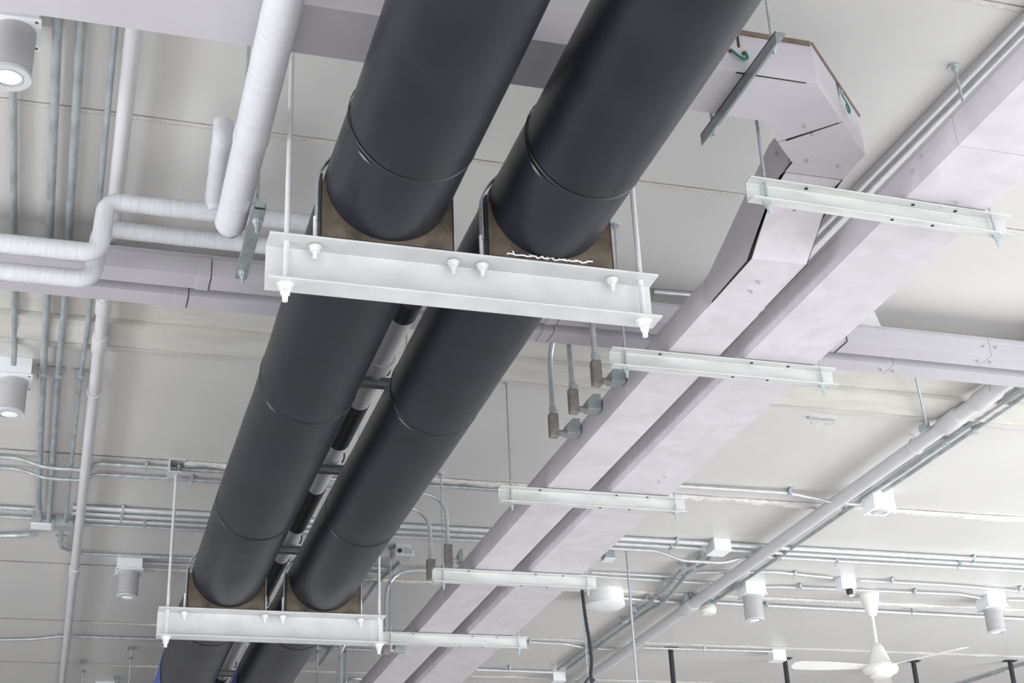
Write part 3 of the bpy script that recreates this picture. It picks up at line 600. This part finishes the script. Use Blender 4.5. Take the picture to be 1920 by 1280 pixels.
# drops with cast fittings onto the stepped duct
def drop(x, y, ztop, zfit, path, lab, first=False):
    t = thing('conduit_drop', lab, 'conduit', (x, y, CEIL), 'conduits dropping to the stepped duct')
    m = MB(); m.tube(path+[(x, y, zfit+.09)], .0125, 14, bend=.16); m.build('tube', 'conduitw', t)
    m = MB(); m.cyl((x, y, zfit+.052), .017, .035, 'z', 12).cyl((x+.015, y, zfit+.075), .004, .012, 'x', 8); m.build('connector', 'gnut', t)
    m = MB(); m.box(x-.021, x+.021, y-.019, y+.019, zfit-.06, zfit+.055); m.build('elbow_fitting', 'castbox', t, sm=False, bev=.005)
    m = MB(); m.cyl((x+.02, y, zfit-.035), .014, .04, 'x', 12); m.build('connector', 'castbox', t)
    m = MB(); m.prism([(x+.055, zfit-.045), (x+.118, zfit-.045), (x+.118, zfit+.03), (x+.085, zfit+.03), (x+.055, zfit-.0)], y-.032, y+.032, 'y'); m.build('box', 'gbox', t, sm=False, bev=.003)
    return t
for i, (y, px) in enumerate(((5.75, 0), (5.475, 1), (5.18, 2))):
    lab = ('lowest, with a bend', 'the middle one', 'the topmost')[i]
    pth = [(2.035, y-.75, 2.97), (2.035, y-.0, 2.97)] if i == 0 else [(2.03, y, 2.995)]
    drop(2.035, y, 2.97, 2.55, pth, 'conduit drop with cast fitting beside the stepped duct, '+lab)
def ony(px, py, Y):
    d = RT*((px-960)/FPX) - UP*((py-640)/FPX) + F; return d*(Y/d.y)
def drop_far(x, y, z, pts, lab):
    t = thing('conduit_drop', lab, 'conduit', (x, y, CEIL), 'conduits dropping to the stepped duct')
    m = MB(); m.tube(pts, .0125, 14, bend=.3); m.build('tube', 'conduitw', t)
    m = MB(); m.box(x-.024, x+.024, y-.02, y+.02, z-.06, z+.06); m.build('elbow_fitting', 'castbox', t, sm=False, bev=.005)
    m = MB(); m.cyl((x, y, z+.055), .016, .035, 'z', 12); m.build('connector', 'gnut', t)
    m = MB(); m.cyl((x+.02, y, z-.03), .015, .04, 'x', 12); m.build('connector', 'gnut', t)
    m = MB(); m.prism([(x+.055, z-.045), (x+.083+(2.075-x), z-.045), (x+.083+(2.075-x), z+.035), (x+.07, z+.035), (x+.055, z+.0)], y-.03, y+.03, 'y'); m.build('box', 'gbox', t, sm=False, bev=.003)
drop_far(2.075, 7.80, 2.60, [(1.5, 7.80, 2.965), (2.075, 7.80, 2.965), (2.075, 7.80, 2.64)], 'arched conduit dropping to the fourth duct hanger, the outer of the two arches')
drop_far(2.03, 8.02, 2.58, [(1.5, 8.02, 2.955), (2.03, 8.02, 2.955), (2.03, 8.02, 2.62)], 'arched conduit dropping to the fourth duct hanger, the inner of the two arches')
drop_far(2.03, 9.25, 2.45, [(3.0, 9.25, 2.965), (2.03, 9.25, 2.965), (2.03, 9.25, 2.5)], 'arched conduit coming from the right and dropping behind the heavy channel end')
drop_far(1.98, 10.55, 2.36, [(1.3, 10.55, 2.95), (1.98, 10.55, 2.95), (1.98, 10.55, 2.4)], 'arched conduit at the bottom edge coming from the left')
drop_far(2.02, 10.85, 2.36, [(3.0, 10.85, 2.97), (2.02, 10.85, 2.97), (2.02, 10.85, 2.4)], 'arched conduit at the bottom edge coming from the right')

# ------------------------------------------------------------------ boxes, lamps, detectors
def jbox(x0, x1, y0, y1, z0, mt_, lab, cat='junction box', lidmt=None):
    t = thing('junction_box', lab, cat, ((x0+x1)/2, (y0+y1)/2, CEIL))
    m = MB(); m.box(x0, x1, y0, y1, z0+.006, CEIL); m.build('box_body', mt_, t, sm=False, bev=.003)
    m = MB(); m.box(x0-.003, x1+.003, y0-.003, y1+.003, z0, z0+.006); m.build('lid', lidmt or mt_, t, sm=False, bev=.001)
    return t
jbox(-.225, -.115, 8.60, 8.70, 2.925, 'gbox', 'grey junction box at left with two thick conduits entering it', lidmt='box')
jbox(-.098, .010, 8.62, 8.72, 2.93, 'gbox', 'smaller grey junction box immediately right of the first, at left')
jbox(4.02, 4.14, 8.36, 8.50, 2.92, 'box', 'white square ceiling box where the paired grey conduits meet the parallel ones')
t = jbox(4.59, 4.73, 7.30, 7.44, 2.87, 'box', 'white square speaker box beside the right plastic pipe', lidmt='white')
m = MB(); m.cyl((4.66, 7.37, 2.866), .05, .005, 'z', 32); m.tube([(4.66+.038*math.cos(a), 7.37+.038*math.sin(a), 2.865) for a in [2*PI*k/24 for k in range(25)]], .003, 6); m.build('round_grille', 'lamprim', t)
jbox(at(1447, 1222).x, at(1473, 1222).x, 11.02, 11.12, 2.91, 'box', 'small white box on the ceiling with a black pole beneath')
jbox(at(1038, 1262).x, at(1062, 1262).x, 12.0, 12.1, 2.92, 'box', 'small white box at the bottom where the paired grey conduits end')
p = at(1145, 1032); jbox(p.x-.04, p.x+.03, p.y, p.y+.08, 2.925, 'gbox', 'small grey box half hidden behind the wide white duct', lidmt='white')
# ceiling box with small camera
p = at(1587, 1082, CEIL); t = thing('ceiling_camera', 'white ceiling box with a small black dome camera below it', 'camera', p)
m = MB(); m.box(p.x-.06, p.x+.055, p.y-.03, p.y+.06, 2.915, CEIL); m.build('mount_box', 'box', t, sm=False, bev=.003)
m = MB(); m.lathe((p.x+.015, p.y+.01, 2.915), [(.024, 0), (.024, -.02), (.02, -.035), (.001, -.042)], 20); m.build('camera_body', 'black', t)
m = MB(); m.cyl((p.x+.02, p.y+.01, 2.862), .013, .014, 'z', 14); m.tube([(p.x+.05, p.y, 2.93), (p.x+.045, p.y, 2.87), (p.x+.02, p.y+.01, 2.862)], .004, 8, bend=.02); m.build('cable_tail', 'white', t)
# grey box camera beside the right black pipe
p = at(752, 1030, 2.97); t = thing('box_camera', 'grey boxy camera on the ceiling beside the right black pipe', 'camera', p)
m = MB(); m.box(p.x-.055, p.x+.075, p.y-.05, p.y+.07, 2.915, 2.965); m.build('camera_body', 'lamprim', t, sm=False, bev=.01)
m = MB(); m.cyl((p.x-.02, p.y-.056, 2.945), .014, .007, 'y', 18); m.build('lens', 'black', t)
m = MB(); m.box(p.x+.01, p.x+.065, p.y-.0525, p.y-.049, 2.93, 2.957); m.build('label_plate', 'conduitw', t, sm=False)
m = MB(); m.box(p.x-.04, p.x+.06, p.y-.03, p.y+.06, 2.962, CEIL); m.build('mount', 'lamprim', t, sm=False)
def downlight(x, y, boxw, r, h, plate, lab, lensmt='lens', turn=0.):
    """surface box at the ceiling, flange plate and hanging cylinder lamp"""
    t = thing('downlight', lab, 'light', (x, y, CEIL), 'grey cylinder downlights on white boxes')
    b = .085
    m = MB(); m.box(x-boxw, x+boxw, y-boxw, y+boxw, CEIL-b, CEIL); m.build('mounting_box', 'box', t, sm=False, bev=.002)
    m = MB(); m.box(x-boxw-.008, x+boxw+.008, y-boxw-.008, y+boxw+.008, CEIL-b-.007, CEIL-b); m.build('flange_plate', 'box', t, sm=False, bev=.001)
    for sx in (-1, 1):
        for sy in (-1, 1):
            m = MB(); m.cyl((x+sx*(boxw-.006), y+sy*(boxw-.006), CEIL-b-.0085), .0055, .002, 'z', 12); m.build('screw', 'bronze', t, sm=False)
    z0 = CEIL-b-.007
    m = MB(); m.lathe((x, y, z0), [(r*1.02, 0), (r*1.02, -.028), (r*.985, -.029), (r*.985, -.031), (r*1.0, -.032), (r*1.0, -h+.016), (r*.975, -h+.015), (r*.975, -h+.012), (r*1.02, -h+.011), (r*1.02, -h), (r*.80, -h), (r*.78, -h+.008), (r*.76, -h+.008), (r*.01, -h+.008)], 48, caps=False)
    m.build('lamp_housing', 'lamp', t)
    m = MB(); m.lathe((x, y, z0), [(r*1.03, -h+.010), (r*1.03, -h-.002), (r*.70, -h-.002), (r*.68, -h+.009)], 48, caps=False); m.build('rim', 'lamprim', t)
    m = MB(); m.lathe((x, y, z0), [(r*.69, -h+.002), (r*.69, -h-.0028), (r*.64, -h-.0028), (r*.64, -h+.002)], 36, caps=False); m.build('gasket', 'lamp', t)
    m = MB(); m.lathe((x, y, z0), [(r*.645, -h+.004), (r*.5, -h+.0), (r*.02, -h-.002)], 36, caps=True); m.build('lens', lensmt, t)
    return t
downlight(-.307, 3.905, .072, .066, .17, 1, 'grey cylinder downlight in the top left corner')
downlight(-.318, 6.55, .078, .066, .165, 1, 'grey cylinder downlight halfway down the left edge')
downlight(.382, 9.41, .078, .066, .165, 1, 'grey cylinder downlight on a white box, left of the black pipes near the bottom')
downlight(4.725, 9.30, .078, .068, .175, 1, 'pale cylinder downlight just right of the right plastic pipe')
downlight(6.745, 9.34, .080, .068, .175, 1, 'pale cylinder downlight nearest the right edge, right of the fan')
downlight(.395, 12.88, .078, .066, .165, 1, 'white lamp box cut off by the bottom edge at left')
p = at(1132, 1122, 2.95); t = thing('disc_speaker', 'round flat white disc fixture on the ceiling left of the thin rod', 'ceiling fixture', p)
m = MB(); m.lathe((p.x, p.y, CEIL), [(.145, 0), (.148, -.09), (.146, -.098)], 56); m.build('casing', 'white', t)
m = MB(); m.lathe((p.x, p.y, CEIL), [(.15, -.098), (.15, -.106), (.135, -.114), (.01, -.116)], 56); m.build('cover', 'white', t)
p = at(1327, 1135, 2.96); t = thing('smoke_detector', 'small cream detector with yellow bands under the right plastic pipe', 'detector', p)
m = MB(); m.lathe((p.x, p.y, CEIL), [(.05, 0), (.05, -.045)], 28); m.build('base', 'gbox', t)
m = MB(); m.lathe((p.x, p.y, CEIL), [(.052, -.045), (.06, -.06), (.06, -.085), (.05, -.105), (.03, -.11)], 28); m.build('head', 'white', t)
m = MB(); m.lathe((p.x, p.y, CEIL), [(.0615, -.066), (.0615, -.071)], 28); m.lathe((p.x, p.y, CEIL), [(.056, -.094), (.053, -.100)], 28); m.build('band', 'yellow', t)
p = at(1287, 1123, 2.96); m = MB(); m.lathe((p.x, p.y, CEIL), [(.028, 0), (.028, -.05)], 18); m.cyl((p.x+.06, p.y-.05, CEIL-.02), .035, .02, 'z', 18)
tag(m.build('conduit_hub', 'gbox'), 'small round grey conduit hub left of the right plastic pipe', 'conduit fitting')
# ceiling fan
fx, fy = 5.745, 9.41
t = thing('ceiling_fan', 'cream three-bladed ceiling fan on a short rod at the lower right', 'fan', (fx, fy, CEIL))
m = MB(); m.lathe((fx, fy, CEIL), [(.075, 0), (.072, -.01), (.062, -.06), (.042, -.135), (.034, -.16), (.02, -.165)], 36); m.build('canopy', 'fan', t)
m = MB(); m.cyl((fx, fy, 2.52), .013, .34, 'z', 18); m.build('down_rod', 'fan', t)
m = MB(); m.lathe((fx, fy, 2.43), [(.022, .20), (.04, .185), (.06, .13), (.085, .06), (.092, .045)], 36); m.build('cone_cover', 'fan', t)
m = MB(); m.lathe((fx, fy, 2.43), [(.08, .05), (.12, .038), (.13, .018), (.13, -.002), (.118, -.02), (.085, -.03), (.083, -.042), (.05, -.05), (.01, -.05)], 40); m.build('motor_housing', 'fan', t)
for k in range(3):
    a = math.radians(59+120*k); d = Vector((math.cos(a), math.sin(a), 0)); n = Vector((-d.y, d.x, 0)); c = Vector((fx, fy, 2.455))
    m = MB(); vs = []
    for zz in (.0, .004):
        for (u_, w1, w2) in ((.11, -.03, .03), (.22, -.045, .045), (.45, -.075, .06), (.66, -.07, .055), (.70, -.03, .03)):
            for w_ in (w1, w2): vs.append(c+d*u_+n*w_+Vector((0, 0, zz+w_*.18)))
    fs = []
    for i in range(4): fs += [(2*i, 2*i+2, 2*i+3, 2*i+1), (10+2*i, 10+2*i+1, 10+2*i+3, 10+2*i+2), (2*i, 10+2*i, 12+2*i, 2*i+2), (2*i+1, 2*i+3, 13+2*i, 11+2*i)]
    fs += [(0, 1, 11, 10), (8, 18, 19, 9)]
    m.faces(vs, fs); m.build('fan_blade', 'fan', t, sm=False)
# black poles hanging at the lower right
for px, py, lab in ((1257, 1214, 'black ceiling pole right of the long thin rod, leftmost of the black poles'), (1471, 1233, 'black ceiling pole below the small white box'), (1712, 1238, 'black ceiling pole just right of the fan'), (1893, 1238, 'black ceiling pole nearest the right edge'), (1652, 1252, 'black ceiling pole partly behind the fan')):
    p = at(px, py, CEIL); t = thing('hanging_pole', lab, 'pole', p, 'black poles hanging from the ceiling')
    m = MB(); m.cyl((p.x, p.y, 1.75), .021, CEIL-1.75, 'z', 16); m.build('pole', 'black', t)
    m = MB(); m.box(p.x-.06, p.x+.06, p.y-.03, p.y+.03, CEIL-.008, CEIL); m.build('ceiling_plate', 'black', t, sm=False)
# long thin rods and the black cable at the bottom
t = thing('hanging_rod', 'long thin steel rod hanging from the ceiling right of the round disc', 'rod', at(1174.5, 1030, CEIL))
p = at(1174.5, 1030, CEIL); m = MB(); m.cyl((p.x, p.y, 1.9), .0075, CEIL-1.9, 'z', 10); m.build('rod', 'rodm', t)
m = MB(); m.cyl((p.x, p.y, CEIL-.008), .02, .008, 'z', 14); m.build('anchor', 'gnut', t)
p = at(1090, 1080, 2.9); y = 8.6
q0, q1 = ony(1091, 1090, y), ony(1107, 1285, y)
t = thing('cable_rod', 'thin rod left of the round disc with a black cable tied along it', 'rod', (q0.x, y, CEIL))
m = MB(); m.tube([(q0.x, y, CEIL), (q0.x, y, q1.z-.1)], .006, 10); m.build('rod', 'rodm', t)
zz = [(1091, 1088), (1094, 1120), (1099, 1160), (1106, 1200), (1111, 1240), (1108, 1266), (1113, 1290)]
m = MB(); m.tube([ony(a-1, b, y-.02) for a, b in zz], .011, 10, bend=.05); m.tube([ony(a, b, y-.02) for a, b in ((1115, 1276), (1106, 1268), (1094, 1285), (1080, 1290))], .009, 8, bend=.03); m.build('black_cable', 'black', t)
for px, py, px2, lab in ((247, 1212, 242, 'thin rod with a small bracket at the lower left, below the downlight'), (158, 1237, 153, 'very thin rod at the lower left beside the left plastic pipe'), (648, 1200, 647, 'thin rod at the bottom edge between black pipe and ducts'), (596, 1200, 596, 'thin rod at the bottom edge against the right black pipe'), (220, 1268, 219, 'short rod above the cut-off lamp box at the bottom')):
    p = at(px, py, CEIL); t = thing('hanger_rod', lab, 'rod', p)
    m = MB(); m.cyl((p.x, p.y, 2.2), .006, CEIL-2.2, 'z', 8); m.build('rod', 'rodm', t)
    m = MB(); m.box(p.x-.03, p.x+.02, p.y-.02, p.y+.02, CEIL-.02, CEIL); m.cyl((p.x, p.y, CEIL-.1), .014, .02, 'z', 10); m.build('bracket', 'zinc', t, sm=False)
# small clips left on the ceiling
p = at(1540, 783, CEIL); t = thing('spare_clip', 'empty double pipe clip on the ceiling right of the wide duct', 'clip', p)
m = MB(); m.box(p.x-.08, p.x+.08, p.y-.012, p.y+.012, CEIL-.008, CEIL); m.build('base_bar', 'conduitw', t, sm=False)
m = MB()
for dx in (-.045, .04): m.tube([(p.x+dx+.022*math.cos(a), p.y, CEIL-.025+.022*math.sin(a)) for a in [PI+PI*k/8 for k in range(9)]], .003, 6)
m.build('clip_hook', 'conduitw', t)
p = at(1790, 757, CEIL); m = MB(); m.cyl((p.x, p.y, CEIL-.05), .006, .05, 'z', 8); m.box(p.x-.03, p.x+.03, p.y-.01, p.y+.01, CEIL-.012, CEIL)
tag(m.build('pipe_bracket', 'conduitw', sm=False), 'tiny bracket on the ceiling above the right plastic pipe coupling', 'clip')

p = at(467, 72, CEIL); t = thing('hanger_rod', 'thin rod dropping from the ceiling just left of the thick wrapped pipe', 'rod', p)
m = MB(); m.cyl((p.x, p.y, 2.62), .006, CEIL-2.62, 'z', 10); m.build('rod', 'rodm', t)
m = MB(); m.hexn((p.x, p.y, CEIL-.014), .012, .014); m.build('anchor', 'gnut', t, sm=False)
